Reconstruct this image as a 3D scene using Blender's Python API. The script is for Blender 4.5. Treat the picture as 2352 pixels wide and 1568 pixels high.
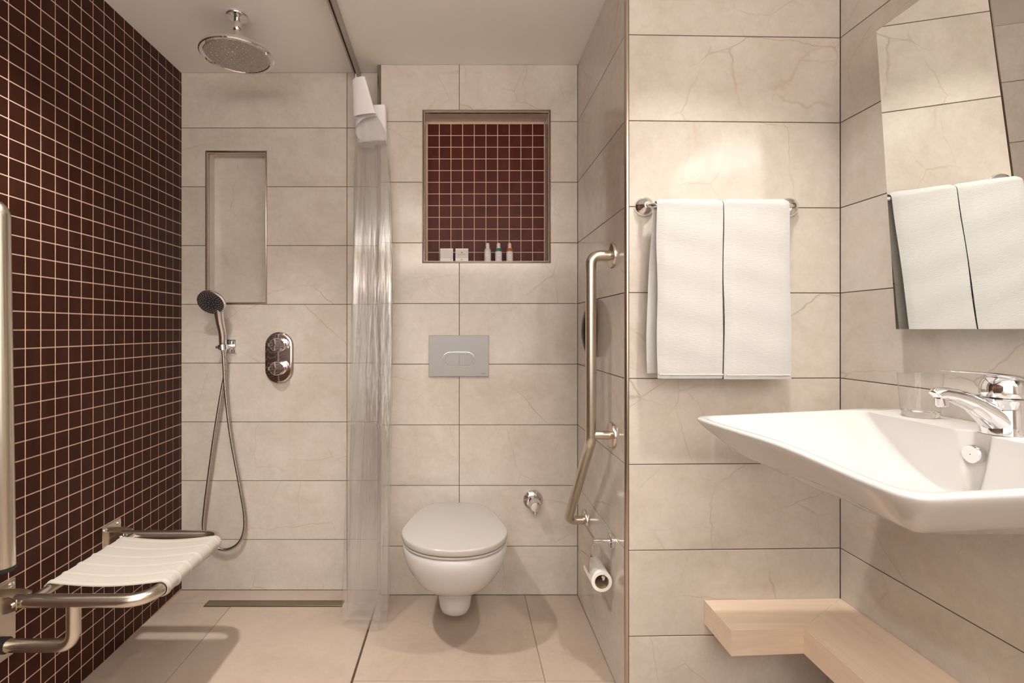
import bpy, bmesh, math, random
from mathutils import Vector, Matrix
random.seed(7)
S = bpy.context.scene
for o in list(bpy.data.objects): bpy.data.objects.remove(o)
COL = S.collection
PI = math.pi

# ------------------------------------------------------------------ camera
H, F, CX, CY = 1.093, 1130.0, 1060.0, 757.0
cam_d = bpy.data.cameras.new('camera'); cam = bpy.data.objects.new('camera', cam_d); COL.objects.link(cam)
cam.location = (0, 0, H); cam.rotation_euler = (PI/2, 0, 0)
cam_d.sensor_fit = 'HORIZONTAL'; cam_d.sensor_width = 36.0; cam_d.lens = 36.0*F/2352
cam_d.shift_x = (1176-CX)/2352; cam_d.shift_y = (CY-784)/2352
cam_d.clip_start = 0.02
S.camera = cam
# ------------------------------------------------------------------ world, exposure, lamps
S.view_settings.view_transform = 'Standard'; S.view_settings.look = 'None'
S.view_settings.exposure = -0.09; S.view_settings.gamma = 1.0; S.view_settings.use_curve_mapping = False
S.cycles.transparent_max_bounces = 40
S.cycles.max_bounces = 14; S.cycles.glossy_bounces = 6; S.cycles.transmission_bounces = 12; S.cycles.diffuse_bounces = 6
w = bpy.data.worlds.new('world'); S.world = w; w.use_nodes = True
w.node_tree.nodes['Background'].inputs[0].default_value = (0.9, 0.8, 0.7, 1)
w.node_tree.nodes['Background'].inputs[1].default_value = 0.05
def lamp(name, loc, size, power, col, aim=None, size_y=None, spread=PI):
    d = bpy.data.lights.new(name, 'AREA'); o = bpy.data.objects.new(name, d); COL.objects.link(o)
    d.shape = 'RECTANGLE' if size_y else 'DISK'; d.size = size
    if size_y: d.size_y = size_y
    d.energy = power; d.color = col; o.location = loc; d.spread = spread
    if aim is not None:
        o.rotation_euler = (Vector(aim)-Vector(loc)).to_track_quat('-Z', 'Y').to_euler()
    return o
WARM = (1.0, 0.945, 0.87)
lamp('downlight_lamp', (-0.76, 0.98, 2.180), 0.075, 15.3, WARM, spread=math.radians(108))
lamp('downlight_lamp', (0.66, 0.95, 2.180), 0.075, 6.5, WARM, spread=math.radians(104))
lamp('overhead_fill_lamp', (0.0, -0.35, 2.15), 1.8, 2.0, (1.0, 1.0, 0.98), size_y=0.9)  # added soft fill from overhead, not a fitting of the room
lamp('frontal_fill_lamp', (-0.1, -0.87, 1.40), 1.9, 13.5, (1.0, 1.0, 1.0), aim=(-0.15, 2, 1.55), size_y=1.4)  # added fill behind the camera to brighten walls head-on; no doorway modelled
lamp('upward_fill_lamp', (-0.05, -0.80, 1.72), 1.7, 52, (1.0, 1.0, 1.0), aim=(-0.05, -0.79, 2.8), size_y=0.14)  # added unseen fill aimed up, brightens ceiling and upper walls by bounce

# ------------------------------------------------------------------ helpers
def P(px, py, Y):                     # a point of the photograph at depth Y, in metres
    return Vector(((px-CX)*Y/F, Y, H-(py-CY)*Y/F))
class MB:
    def __init__(s): s.v = []; s.f = []; s.m = []
    def add(s, vs, fs, mi=0):
        b = len(s.v); s.v += [tuple(v) for v in vs]; s.f += [tuple(i+b for i in f) for f in fs]; s.m += [mi]*len(fs)
    def box(s, a, b, mi=0):
        x0, y0, z0 = a; x1, y1, z1 = b
        s.add([(x0,y0,z0),(x1,y0,z0),(x1,y1,z0),(x0,y1,z0),(x0,y0,z1),(x1,y0,z1),(x1,y1,z1),(x0,y1,z1)],
              [(0,3,2,1),(4,5,6,7),(0,1,5,4),(1,2,6,5),(2,3,7,6),(3,0,4,7)], mi)
    def rings(s, rs, cap0=True, cap1=True, mi=0):
        n = len(rs[0]); vs = [p for r in rs for p in r]; fs = []
        for i in range(len(rs)-1):
            for j in range(n):
                k = (j+1) % n
                fs.append((i*n+j, i*n+k, (i+1)*n+k, (i+1)*n+j))
        if cap0: fs.append(tuple(range(n-1, -1, -1)))
        if cap1: fs.append(tuple((len(rs)-1)*n+j for j in range(n)))
        s.add(vs, fs, mi)
    def tube(s, pts, r, seg=16, caps=True, mi=0, flat=None):
        pts = [Vector(p) for p in pts]; n = len(pts)
        rr = r if isinstance(r, (list, tuple)) else [r]*n
        tang = [(pts[min(i+1,n-1)]-pts[max(i-1,0)]).normalized() for i in range(n)]
        t0 = tang[0]; up = Vector((0,0,1)) if abs(t0.z) < 0.9 else Vector((0,1,0))
        a = (up - t0*up.dot(t0)).normalized(); rs = []
        for i in range(n):
            t = tang[i]; a = (a - t*a.dot(t)).normalized(); b = t.cross(a)
            rs.append([pts[i] + a*math.cos(2*PI*j/seg)*rr[i] + b*math.sin(2*PI*j/seg)*(rr[i]*(flat[i] if flat else 1)) for j in range(seg)])
        s.rings(rs, caps, caps, mi)
    def lathe(s, prof, origin=(0,0,0), axis=(0,0,1), seg=32, caps=True, mi=0):
        ax = Vector(axis).normalized(); o = Vector(origin)
        up = Vector((0,0,1)) if abs(ax.z) < 0.9 else Vector((0,1,0))
        a = (up-ax*up.dot(ax)).normalized(); b = ax.cross(a)
        s.rings([[o+ax*h+(a*math.cos(2*PI*j/seg)+b*math.sin(2*PI*j/seg))*r for j in range(seg)] for r, h in prof], caps, caps, mi)
    def prism(s, poly, z0, z1, mp=None, bev=0.0, mi=0):   # poly ccw in (u,v), extruded z0->z1, optional chamfer at z1
        n = len(poly); mp = mp or (lambda u, v, w: (u, v, w))
        ins = inset(poly, bev) if bev else poly
        rs = [[mp(u, v, z0) for u, v in poly]]
        if bev: rs.append([mp(u, v, z1-bev) for u, v in poly]); rs.append([mp(u, v, z1) for u, v in ins])
        else: rs.append([mp(u, v, z1) for u, v in poly])
        s.rings(rs, True, True, mi)
    def build(s, name, mat, parent=None, smooth=None):
        me = bpy.data.meshes.new(name); me.from_pydata(s.v, [], s.f)
        mats = mat if isinstance(mat, (list, tuple)) else [mat]
        for m in mats: me.materials.append(m)
        if len(mats) > 1: me.polygons.foreach_set('material_index', s.m)
        bm = bmesh.new(); bm.from_mesh(me); bmesh.ops.recalc_face_normals(bm, faces=bm.faces); bm.to_mesh(me); bm.free()
        if smooth:
            me.polygons.foreach_set('use_smooth', [True]*len(me.polygons)); me.set_sharp_from_angle(angle=math.radians(smooth))
        me.update()
        return link(name, me, parent)
def link(name, me, parent=None):
    o = bpy.data.objects.new(name, me); COL.objects.link(o)
    if parent is not None:
        o.parent = parent
        o.matrix_parent_inverse = Matrix.Translation(parent.location).inverted() if parent.location.length else Matrix()
    return o
def inset(poly, d):                   # inset a ccw polygon by d
    n = len(poly); out = []
    for i in range(n):
        p0 = Vector(poly[i-1]); p1 = Vector(poly[i]); p2 = Vector(poly[(i+1) % n])
        e0 = (p1-p0).normalized(); e1 = (p2-p1).normalized()
        n0 = Vector((-e0.y, e0.x)); n1 = Vector((-e1.y, e1.x))
        k = 1 + n0.dot(n1); m = (n0+n1)/max(k, 0.3)
        out.append(tuple(p1+m*d))
    return out
def tag(o, label, cat, group=None, kind=None):
    o['label'] = label; o['category'] = cat
    if group: o['group'] = group
    if kind: o['kind'] = kind
    return o
def struct(o, label, cat): return tag(o, label, cat, kind='structure')
def thing(name, label, cat, loc, group=None):
    o = bpy.data.objects.new(name, None); COL.objects.link(o); o.location = loc; o.empty_display_size = 0.05
    return tag(o, label, cat, group)
def fillet(pts, r, n=8):
    pts = [Vector(p) for p in pts]; out = [pts[0]]
    for i in range(1, len(pts)-1):
        a, b, c = pts[i-1], pts[i], pts[i+1]
        u = (a-b).normalized(); v = (c-b).normalized(); ang = u.angle(v)
        d = min(r/math.tan(ang/2), (a-b).length*.49, (c-b).length*.49)
        p0 = b+u*d; p1 = b+v*d
        for k in range(n+1):
            t = k/n; out.append(p0*(1-t)**2 + b*2*t*(1-t) + p1*t*t)
    out.append(pts[-1]); return out
def spline(pts, n=10):
    pts = [Vector(p) for p in pts]; q = [pts[0]*2-pts[1]]+pts+[pts[-1]*2-pts[-2]]; out = []
    for i in range(1, len(q)-2):
        p0, p1, p2, p3 = q[i-1:i+3]
        for k in range(n):
            t = k/n
            out.append(0.5*((2*p1)+(p2-p0)*t+(2*p0-5*p1+4*p2-p3)*t*t+(3*p1-p0-3*p2+p3)*t**3))
    out.append(pts[-1]); return out
def lerp(a, b, t): return a+(b-a)*t
def sstep(a, b, x):
    t = min(1, max(0, (x-a)/(b-a))); return t*t*(3-2*t)
def interp(xs, ys, x):
    if x <= xs[0]: return ys[0]
    for i in range(len(xs)-1):
        if x <= xs[i+1]: return lerp(ys[i], ys[i+1], (x-xs[i])/(xs[i+1]-xs[i]))
    return ys[-1]
def sweep(path, section_fn):          # path point i -> list of 3D points
    return [section_fn(i, p) for i, p in enumerate(path)]

# ------------------------------------------------------------------ materials
def mat(name, col, rough=0.5, metal=0.0, **kw):
    m = bpy.data.materials.new(name); m.use_nodes = True; b = m.node_tree.nodes['Principled BSDF']
    b.inputs['Base Color'].default_value = (*col, 1); b.inputs['Roughness'].default_value = rough; b.inputs['Metallic'].default_value = metal
    for k, v in kw.items(): b.inputs[k].default_value = v
    return m
class N:                              # tiny node builder
    def __init__(s, m): s.t = m.node_tree; s.b = s.t.nodes['Principled BSDF']
    def n(s, ty, **kw):
        x = s.t.nodes.new(ty)
        for k, v in kw.items(): setattr(x, k, v)
        return x
    def l(s, a, b): s.t.links.new(a, b)
    def noise(s, vec, scale, detail=4, rough=.5, dist=0):
        x = s.n('ShaderNodeTexNoise'); x.inputs['Scale'].default_value = scale; x.inputs['Detail'].default_value = detail
        x.inputs['Roughness'].default_value = rough; x.inputs['Distortion'].default_value = dist; s.l(vec, x.inputs['Vector']); return x.outputs['Fac']
    def ramp(s, f, stops):
        x = s.n('ShaderNodeValToRGB'); e = x.color_ramp.elements
        while len(e) < len(stops): e.new(0.5)
        for i, (p, c) in enumerate(stops): e[i].position = p; e[i].color = (*c, 1) if len(c) == 3 else c
        s.l(f, x.inputs[0]); return x.outputs['Color']
    def mix(s, f, a, b, mode='MIX'):
        x = s.n('ShaderNodeMix', data_type='RGBA', blend_type=mode)
        for sock, v in ((x.inputs[0], f), (x.inputs[6], a), (x.inputs[7], b)):
            if isinstance(v, (int, float)): sock.default_value = v
            elif isinstance(v, tuple): sock.default_value = (*v, 1)
            else: s.l(v, sock)
        return x.outputs[2]
    def math(s, op, a, b=None, clamp=False):
        x = s.n('ShaderNodeMath', operation=op, use_clamp=clamp)
        for sock, v in ((x.inputs[0], a), (x.inputs[1], b)):
            if v is None: continue
            if isinstance(v, (int, float)): sock.default_value = v
            else: s.l(v, sock)
        return x.outputs[0]
    def bump(s, h, strength, dist=0.001):
        x = s.n('ShaderNodeBump'); x.inputs['Strength'].default_value = strength; x.inputs['Distance'].default_value = dist
        s.l(h, x.inputs['Height']); s.l(x.outputs[0], s.b.inputs['Normal'])
    def coord(s, scale=(1,1,1), rot=(0,0,0)):
        tc = s.n('ShaderNodeTexCoord'); mp = s.n('ShaderNodeMapping'); mp.inputs['Scale'].default_value = scale; mp.inputs['Rotation'].default_value = rot
        s.l(tc.outputs['Object'], mp.inputs['Vector']); return mp.outputs[0]

def marble(name, light, mid, dark, rough, veinamt=0.55):
    m = mat(name, mid, rough); g = N(m)
    geo = g.n('ShaderNodeNewGeometry'); oi = g.n('ShaderNodeObjectInfo')
    cmb = g.n('ShaderNodeVectorMath', operation='SCALE'); cmb.inputs[0].default_value = (13.1, 7.7, 9.3); g.l(oi.outputs['Random'], cmb.inputs['Scale'])
    add = g.n('ShaderNodeVectorMath', operation='ADD'); g.l(geo.outputs['Position'], add.inputs[0]); g.l(cmb.outputs[0], add.inputs[1])
    v = add.outputs[0]
    cloud = g.noise(v, 2.6, 6, .62, .8)
    base = g.ramp(cloud, [(0.34, dark), (0.5, mid), (0.66, light)])
    fine = g.noise(v, 30, 6, .75)
    base = g.mix(0.40, base, g.ramp(fine, [(0.32, dark), (0.68, light)]))
    warp = g.n('ShaderNodeTexNoise'); warp.inputs['Scale'].default_value = 5.0; warp.inputs['Detail'].default_value = 5; g.l(v, warp.inputs['Vector'])
    def veins(scale, stretch, amt, width, seed):
        off = g.n('ShaderNodeVectorMath', operation='MULTIPLY_ADD'); off.inputs[1].default_value = (.09, .09, .09); g.l(warp.outputs['Color'], off.inputs[0]); g.l(v, off.inputs[2])
        st = g.n('ShaderNodeVectorMath', operation='MULTIPLY_ADD'); st.inputs[1].default_value = stretch; st.inputs[2].default_value = (seed, seed*1.7, seed*.6); g.l(off.outputs[0], st.inputs[0])
        vo = g.n('ShaderNodeTexVoronoi', feature='DISTANCE_TO_EDGE'); vo.inputs['Scale'].default_value = scale; g.l(st.outputs[0], vo.inputs['Vector'])
        line = g.math('MAXIMUM', g.math('SUBTRACT', 1.0, g.math('DIVIDE', vo.outputs['Distance'], width)), 0.0)
        gate = g.ramp(g.noise(st.outputs[0], scale*1.3, 3, .55), [(0.50, (0,0,0)), (0.68, (1,1,1))])
        return g.math('MULTIPLY', g.math('MULTIPLY', line, gate), amt)
    vcol = g.ramp(g.noise(v, 1.7, 1), [(0.44, (0.26, 0.215, 0.165)), (0.56, (0.40, 0.215, 0.11))])
    base = g.mix(veins(2.0, (1.0, 1.0, 1.6), veinamt, 0.008, 0.0), base, vcol)
    base = g.mix(veins(3.6, (1.3, 1.3, .7), veinamt*.6, 0.012, 4.0), base, vcol)
    base = g.mix(veins(2.2, (.8, .8, 1.3), veinamt*.25, 0.05, 9.0), base, (0.50, 0.33, 0.21))
    g.l(base, g.b.inputs['Base Color'])
    g.bump(fine, 0.04, 0.001)
    return m
M_TILE = marble('beige_stone_tile', (0.645, 0.60, 0.545), (0.58, 0.53, 0.47), (0.485, 0.432, 0.37), 0.13, 0.55)
M_FLOOR = marble('beige_floor_tile', (0.475, 0.388, 0.316), (0.44, 0.353, 0.286), (0.385, 0.302, 0.24), 0.4, 0.2)
M_JOINT = mat('brown_joint', (0.13, 0.085, 0.06), 0.8)
def mosaic(name, a, b, rough):
    m = mat(name, a, rough); g = N(m); g.b.inputs['Specular IOR Level'].default_value = 0.13; geo = g.n('ShaderNodeNewGeometry')
    sn = g.n('ShaderNodeVectorMath', operation='SNAP'); sn.inputs[1].default_value = (0.05, 0.05, 0.05)
    sh = g.n('ShaderNodeVectorMath', operation='ADD'); sh.inputs[1].default_value = (3.025, 3.0, 3.008); g.l(geo.outputs['Position'], sh.inputs[0])
    g.l(sh.outputs[0], sn.inputs[0])
    wn = g.n('ShaderNodeTexWhiteNoise', noise_dimensions='3D'); g.l(sn.outputs[0], wn.inputs['Vector'])
    mott = g.noise(geo.outputs['Position'], 90, 3, .6)
    f = g.math('ADD', g.math('MULTIPLY', wn.outputs['Value'], 0.7), g.math('MULTIPLY', mott, 0.3))
    g.l(g.mix(f, a, b), g.b.inputs['Base Color']); g.bump(mott, 0.05, 0.001); return m
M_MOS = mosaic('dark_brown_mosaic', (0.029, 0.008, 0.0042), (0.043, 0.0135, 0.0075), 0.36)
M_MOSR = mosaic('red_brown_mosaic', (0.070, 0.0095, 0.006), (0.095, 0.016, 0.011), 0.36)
M_GROUT = mat('pink_beige_grout', (0.66, 0.46, 0.36), 0.85)
M_CEIL = mat('ceiling_paint', (0.86, 0.83, 0.785), 0.8)
g = N(M_CEIL); g.bump(g.noise(g.coord(), 60, 3), 0.03, 0.001)
M_PLAIN = mat('plain_wall_paint', (0.6, 0.52, 0.44), 0.7)
def brushed(name, col, rough, stretch): return mat(name, col, rough, 1.0)
M_STEEL = brushed('satin_steel', (0.66, 0.60, 0.52), 0.27, (1, 1, 1))
M_TRIM = brushed('bronze_tinted_trim', (0.52, 0.43, 0.365), 0.24, (1, 1, 8))
M_CHROME = mat('polished_chrome', (0.82, 0.81, 0.82), 0.045, 1.0)
M_DCHROME = mat('chrome_plate', (0.60, 0.53, 0.50), 0.06, 1.0)
M_GREYP = mat('grey_lacquer', (0.35, 0.345, 0.345), 0.38, 0.25)
M_GREYB = mat('grey_bevel', (0.62, 0.60, 0.58), 0.25, 0.6)
M_CER = mat('white_ceramic', (0.59, 0.575, 0.565), 0.07, 0.0)
M_LID = mat('toilet_lid_plastic', (0.445, 0.42, 0.39), 0.16)
M_BLACK = mat('black_plastic', (0.012, 0.010, 0.010), 0.35)
M_RUB = mat('black_rubber', (0.01, 0.01, 0.01), 0.6)
M_DARK = mat('dark_gap', (0.03, 0.025, 0.022), 0.7)
M_NOZ = mat('grey_nozzle_rubber', (0.30, 0.28, 0.27), 0.5)
M_FACE = mat('dark_spray_face', (0.035, 0.032, 0.036), 0.35)
M_HOSE = mat('hose_metal', (0.55, 0.50, 0.47), 0.2, 1.0)
g = N(M_HOSE)
wv = g.n('ShaderNodeTexWave', wave_type='BANDS', bands_direction='Z'); wv.inputs['Scale'].default_value = 60; g.l(g.coord(), wv.inputs['Vector'])
g.bump(wv.outputs['Fac'], 0.3, 0.001)
M_DRAIN = mat('drain_cover', (0.20, 0.165, 0.115), 0.4, 0.6)
M_RAIL = mat('curtain_track', (0.42, 0.38, 0.33), 0.35, 0.7)
def cloth(name, col, sx):
    m = mat(name, col, 0.95); g = N(m); h = g.noise(g.coord(sx), 60, 5, .65); g.bump(h, 0.35, 0.004)
    g.b.inputs['Sheen Weight'].default_value = 0.2; return m
M_TOWEL = cloth('white_terry', (0.53, 0.525, 0.515), (1.0, 1, 8))
M_SEAT = cloth('cream_webbing', (0.46, 0.42, 0.37), (3, 20, 3))
M_HEAD = mat('white_mesh_fabric', (0.84, 0.82, 0.84), 0.8)
M_PAPER = mat('tissue_paper', (0.86, 0.82, 0.77), 0.9)
M_CARD = mat('cardboard_core', (0.30, 0.21, 0.12), 0.85)
M_MIRROR = mat('silvered_glass', (0.86, 0.87, 0.85), 0.0, 1.0)
M_GEDGE = mat('glass_edge', (0.45, 0.50, 0.49), 0.15)
M_GLASS = mat('clear_glass', (1, 1, 1), 0.0); M_GLASS.node_tree.nodes['Principled BSDF'].inputs['Transmission Weight'].default_value = 1; M_GLASS.node_tree.nodes['Principled BSDF'].inputs['IOR'].default_value = 1.45
m = M_WOOD = mat('pale_maple', (0.62, 0.42, 0.26), 0.42); g = N(m)
oi = g.n('ShaderNodeObjectInfo'); c = g.coord((1.2, 1.2, 1.0))
nz = g.noise(c, 30, 6, .6, .4); g.l(g.ramp(nz, [(0.35, (0.60, 0.42, 0.27)), (0.65, (0.70, 0.515, 0.345))]), g.b.inputs['Base Color'])
def wood(name, sc):
    m = mat(name, (0.62, 0.42, 0.26), 0.42); g = N(m); c = g.coord(sc); nz = g.noise(c, 30, 6, .6, .4)
    g.l(g.ramp(nz, [(0.35, (0.69, 0.54, 0.41)), (0.65, (0.75, 0.605, 0.47))]), g.b.inputs['Base Color']); return m
M_WOODX = wood('pale_maple_grain_across', (0.09, 1.6, 1.6)); M_WOODY = wood('pale_maple_grain_along', (1.6, 0.09, 1.6))
def thin_sheet(name, ior, rough, haze, tint, bump=False):
    m = bpy.data.materials.new(name); m.use_nodes = True; g = N(m); t = m.node_tree; t.nodes.remove(g.b)
    out = [n for n in t.nodes if n.type == 'OUTPUT_MATERIAL'][0]
    tr = g.n('ShaderNodeBsdfTransparent'); tr.inputs[0].default_value = (*tint, 1)
    gl = g.n('ShaderNodeBsdfGlossy'); gl.inputs['Roughness'].default_value = rough
    df = g.n('ShaderNodeBsdfTranslucent'); df.inputs[0].default_value = (0.93, 0.90, 0.88, 1)
    d2 = g.n('ShaderNodeBsdfDiffuse'); d2.inputs[0].default_value = (0.93, 0.90, 0.88, 1)
    lw = g.n('ShaderNodeLayerWeight'); lw.inputs[0].default_value = 0.5; f0 = ((ior-1)/(ior+1))**2*1.8
    fr = g.math('ADD', g.math('MULTIPLY', g.math('POWER', lw.outputs['Facing'], 4.0), 0.75), f0, True)
    a = g.n('ShaderNodeMixShader'); b = g.n('ShaderNodeMixShader'); c = g.n('ShaderNodeMixShader'); c.inputs[0].default_value = 0.5; b.inputs[0].default_value = haze
    if bump:
        bp = g.n('ShaderNodeBump'); bp.inputs['Strength'].default_value = 0.5; bp.inputs['Distance'].default_value = 0.008
        g.l(g.noise(g.coord((1, 1, .10)), 45, 3), bp.inputs['Height']); g.l(bp.outputs[0], gl.inputs['Normal'])
    g.l(df.outputs[0], c.inputs[1]); g.l(d2.outputs[0], c.inputs[2]); g.l(tr.outputs[0], b.inputs[1]); g.l(c.outputs[0], b.inputs[2])
    g.l(fr, a.inputs[0]); g.l(b.outputs[0], a.inputs[1]); g.l(gl.outputs[0], a.inputs[2]); g.l(a.outputs[0], out.inputs[0])
    return m
M_VINYL = thin_sheet('clear_vinyl_sheet', 1.5, 0.06, 0.045, (0.995, 0.995, 0.995), True)
M_THIN = thin_sheet('thin_clear_glass', 1.45, 0.0, 0.0, (0.985, 0.99, 0.985))

# ------------------------------------------------------------------ room shell
ZC = 2.186
Y_SH, Y_WC, Y_BK = 2.0926, 2.028, -0.9
JZ = [0.201+0.25*k for k in range(8)]
GAP = 0.0013
TH = 0.008                            # tile thickness proud of the joint bed is 1.6 mm, the rest is bedded
def rect(u0, v0, u1, v1): return [(u0, v0), (u1, v0), (u1, v1), (u0, v1)]
def cut(r, h):                        # rectangle r minus rectangle h -> list of ccw polygons
    u0, v0, u1, v1 = r; a0, b0, a1, b1 = max(h[0], u0), max(h[1], v0), min(h[2], u1), min(h[3], v1)
    if a0 >= a1 or b0 >= b1: return [rect(*r)]
    e = 1e-4; L = a0 > u0+e; R = a1 < u1-e; B = b0 > v0+e; T = b1 < v1-e
    if not B and not T:
        out = []
        if L: out.append(rect(u0, v0, a0, v1))
        if R: out.append(rect(a1, v0, u1, v1))
        return out
    if not L and not R:
        out = []
        if B: out.append(rect(u0, v0, u1, b0))
        if T: out.append(rect(u0, b1, u1, v1))
        return out
    if L and R and T and not B: return [[(u0,v0),(a0,v0),(a0,b1),(a1,b1),(a1,v0),(u1,v0),(u1,v1),(u0,v1)]]
    if L and R and B and not T: return [[(u0,v0),(u1,v0),(u1,v1),(a1,v1),(a1,b0),(a0,b0),(a0,v1),(u0,v1)]]
    if L and not R and T and not B: return [[(u0,v0),(a0,v0),(a0,b1),(u1,b1),(u1,v1),(u0,v1)]]
    if L and not R and B and not T: return [[(u0,v0),(u1,v0),(u1,b0),(a0,b0),(a0,v1),(u0,v1)]]
    if R and not L and T and not B: return [[(a1,v0),(u1,v0),(u1,v1),(u0,v1),(u0,b1),(a1,b1)]]
    if R and not L and B and not T: return [[(u0,v0),(u1,v0),(u1,v1),(a1,v1),(a1,b0),(u0,b0)]]
    return [rect(*r)]
class Wall:                           # vertical wall: p0 + d*u, z, normal n into the room
    def __init__(s, p0, p1, nrm_left):
        s.p = Vector(p0); q = Vector(p1); s.len = (q-s.p).length; s.d = (q-s.p).normalized()
        s.n = Vector((-s.d.y, s.d.x)) if nrm_left else Vector((s.d.y, -s.d.x))
    def at(s, u, z, w=0.0):
        q = s.p+s.d*u+s.n*w; return (q.x, q.y, z)
def wall_slab(W, name, m, label, holes=(), z0=-0.06, z1=ZC+0.02, u0=0, u1=None, bed=-0.0016, back=-0.06):
    mb = MB(); u1 = W.len if u1 is None else u1
    pieces = [(u0, z0, u1, z1)]
    for h in holes:
        a, b, c, d = h[:4]; pieces = [(u0, z0, a, z1), (c, z0, u1, z1), (a, z0, c, b), (a, d, c, z1)]
    for (a, b, c, d) in pieces: mb.prism(rect(a, b, c, d), back, bed, lambda u, v, w_: W.at(u, v, w_))
    o = mb.build(name, m); return struct(o, label, 'wall')
def tiles(W, parent, cols, hole=None, floor_z=0.0):
    zs = [floor_z]+JZ+[ZC]
    for i in range(len(zs)-1):
        for k in range(len(cols)-1):
            r = (cols[k]+GAP, zs[i]+GAP, cols[k+1]-GAP, zs[i+1]-(GAP if i < len(zs)-2 else 0.001))
            if r[2]-r[0] < 0.01: continue
            for poly in (cut(r, hole) if hole else [rect(*r)]):
                mb = MB(); mb.prism(poly, -0.004, 0.0, lambda u, v, w_: W.at(u, v, w_), bev=0.0007)
                mb.build('tile', M_TILE, parent)

# shower wall
WS = Wall((-1.1926, Y_SH), (-0.345, Y_SH), False)
def uS(x): return x+1.1926
SN = (uS(-1.089), 1.2015, uS(-0.828), 1.854)
wall_back = wall_slab(WS, 'wall_back', M_JOINT, 'beige stone tiled shower wall with a tall narrow recess', [SN], back=-0.12)
tiles(WS, wall_back, [0, uS(-0.487), uS(-0.345)], SN, -0.014)
def niche(W, parent, h, depth, tw):
    u0, z0, u1, z1 = h
    at = lambda u, v, w_: W.at(u, v, w_)
    for nm, poly, a, b in (('tile', rect(u0+tw*.6, z0, u0+tw*.9, z1), -depth, -0.002), ('tile', rect(u1-tw*.9, z0, u1-tw*.6, z1), -depth, -0.002),
                           ('tile', rect(u0+tw*.9, z1-tw*.9, u1-tw*.9, z1-tw*.6), -depth, -0.002), ('tile', rect(u0+tw*.9, z0+tw*.6, u1-tw*.9, z0+tw*.9), -depth, -0.002)):
        mb = MB(); mb.prism(poly, a, b, at); mb.build(nm, M_TILE, parent)
    mb = MB()                         # rounded metal edging, mitred at the corners
    prof = [(0.0, -0.003), (0.0, 0.0012), (0.0015, 0.0028), (0.004, 0.0032), (tw-0.004, 0.0005), (tw-0.0012, -0.004), (tw, -0.010), (tw, -0.014), (0.003, -0.014)]
    rs = []
    for (o_, w_) in prof: rs.append([W.at(u, v, w_) for u, v in rect(u0+o_, z0+o_, u1-o_, z1-o_)])
    rs.append(rs[0]); mb.rings(rs, False, False)
    o = mb.build('niche_frame', M_TRIM, parent, smooth=50); o['label'] = 'bronze-toned metal edging around the recess'
niche(WS, wall_back, SN, 0.060, 0.0105)
mb = MB(); mb.prism(rect(SN[0]+.003, SN[1]+.003, SN[2]-.003, SN[3]-.003), -0.075, -0.058, WS.at, bev=.0007); mb.build('tile', M_TILE, wall_back)

# toilet wall
WT = Wall((-0.345, Y_WC), (0.479, Y_WC), False)
def uT(x): return x+0.345
TN = (uT(-0.1615), 1.3676, uT(0.368), 1.9993)
wall_rear = wall_slab(WT, 'wall_rear', M_JOINT, 'beige stone tiled wall behind the toilet with a red mosaic recess', [TN], back=-0.0646)
tiles(WT, wall_rear, [0.012, uT(-0.009), WT.len], TN)
niche(WT, wall_rear, TN, 0.096, 0.0100)
mb = MB(); mb.prism(rect(TN[0]+.002, TN[1]+.002, TN[2]-.002, TN[3]-.002), -0.115, -0.0965, WT.at); o = mb.build('niche_backing', M_GROUT, wall_rear); o['label'] = 'pale grout bed of the mosaic recess'
def mosaic_mesh(sw, sh):
    me = bpy.data.meshes.new('mosaic_tile'); b = 0.0009; rs = []
    for (i, w_) in ((0, -0.003), (0, 0.0004), (b, 0.0014)):
        rs.append([(-sw/2+i, w_, -sh/2+i), (sw/2-i, w_, -sh/2+i), (sw/2-i, w_, sh/2-i), (-sw/2+i, w_, sh/2-i)])
    mb = MB(); mb.rings(rs, False, True); return mb
def mesh_of(mb, m):
    me = bpy.data.meshes.new('mosaic_tile'); me.from_pydata(mb.v, [], mb.f); me.materials.append(m)
    bm = bmesh.new(); bm.from_mesh(me); bmesh.ops.recalc_face_normals(bm, faces=bm.faces); bm.to_mesh(me); bm.free(); return me
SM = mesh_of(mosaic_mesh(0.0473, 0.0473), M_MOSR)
pit = 0.0504; xm0 = -0.0775/532*1000*0  # columns start at the recess's own left side
bx0 = -0.1465; bz1 = 1.9815
for r in range(12):
    for c_ in range(10):
        o = link('mosaic_tile', SM, wall_rear); o.location = (bx0+pit*(c_+.5), Y_WC+0.0965, bz1-pit*(r+.5)); o.rotation_euler = (0, 0, PI)
# step trim + stub corner trim
def corner_trim(name, x, y, r, sx, sy, label):
    mb = MB(); pts = [(x, y)]
    for k in range(9):
        a = PI/2*k/8; pts.append((x+sx*r*(1-math.cos(a)) if False else x+sx*(r-r*math.cos(a))-sx*r, y+sy*(r*math.sin(a)-r)))
    poly = [(x, y)] + [(x-sx*r*math.cos(PI/2*k/8), y-sy*r*math.sin(PI/2*k/8)) for k in range(9)]
    mb.rings([[(px, py, 0.0) for px, py in poly], [(px, py, ZC-.001) for px, py in poly]])
    o = mb.build(name, M_TRIM, smooth=40); return struct(o, label, 'trim')
corner_trim('trim_2', -0.3365, Y_WC+0.0105, 0.012, 1, 1, 'slim bronze edging on the step left of the toilet wall')

# stub wall (right side of the toilet bay)
WB = Wall((0.479, Y_WC), (0.476, 1.4405), False)
wall_side = wall_slab(WB, 'wall_side', M_JOINT, 'short beige tiled side wall carrying the bent grab bar', back=-0.06)
tiles(WB, wall_side, [0, WB.len])
corner_trim('trim_3', 0.4855, 1.4405, 0.0095, 1, 1, 'bronze corner edging between the toilet bay and the towel wall')
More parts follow.
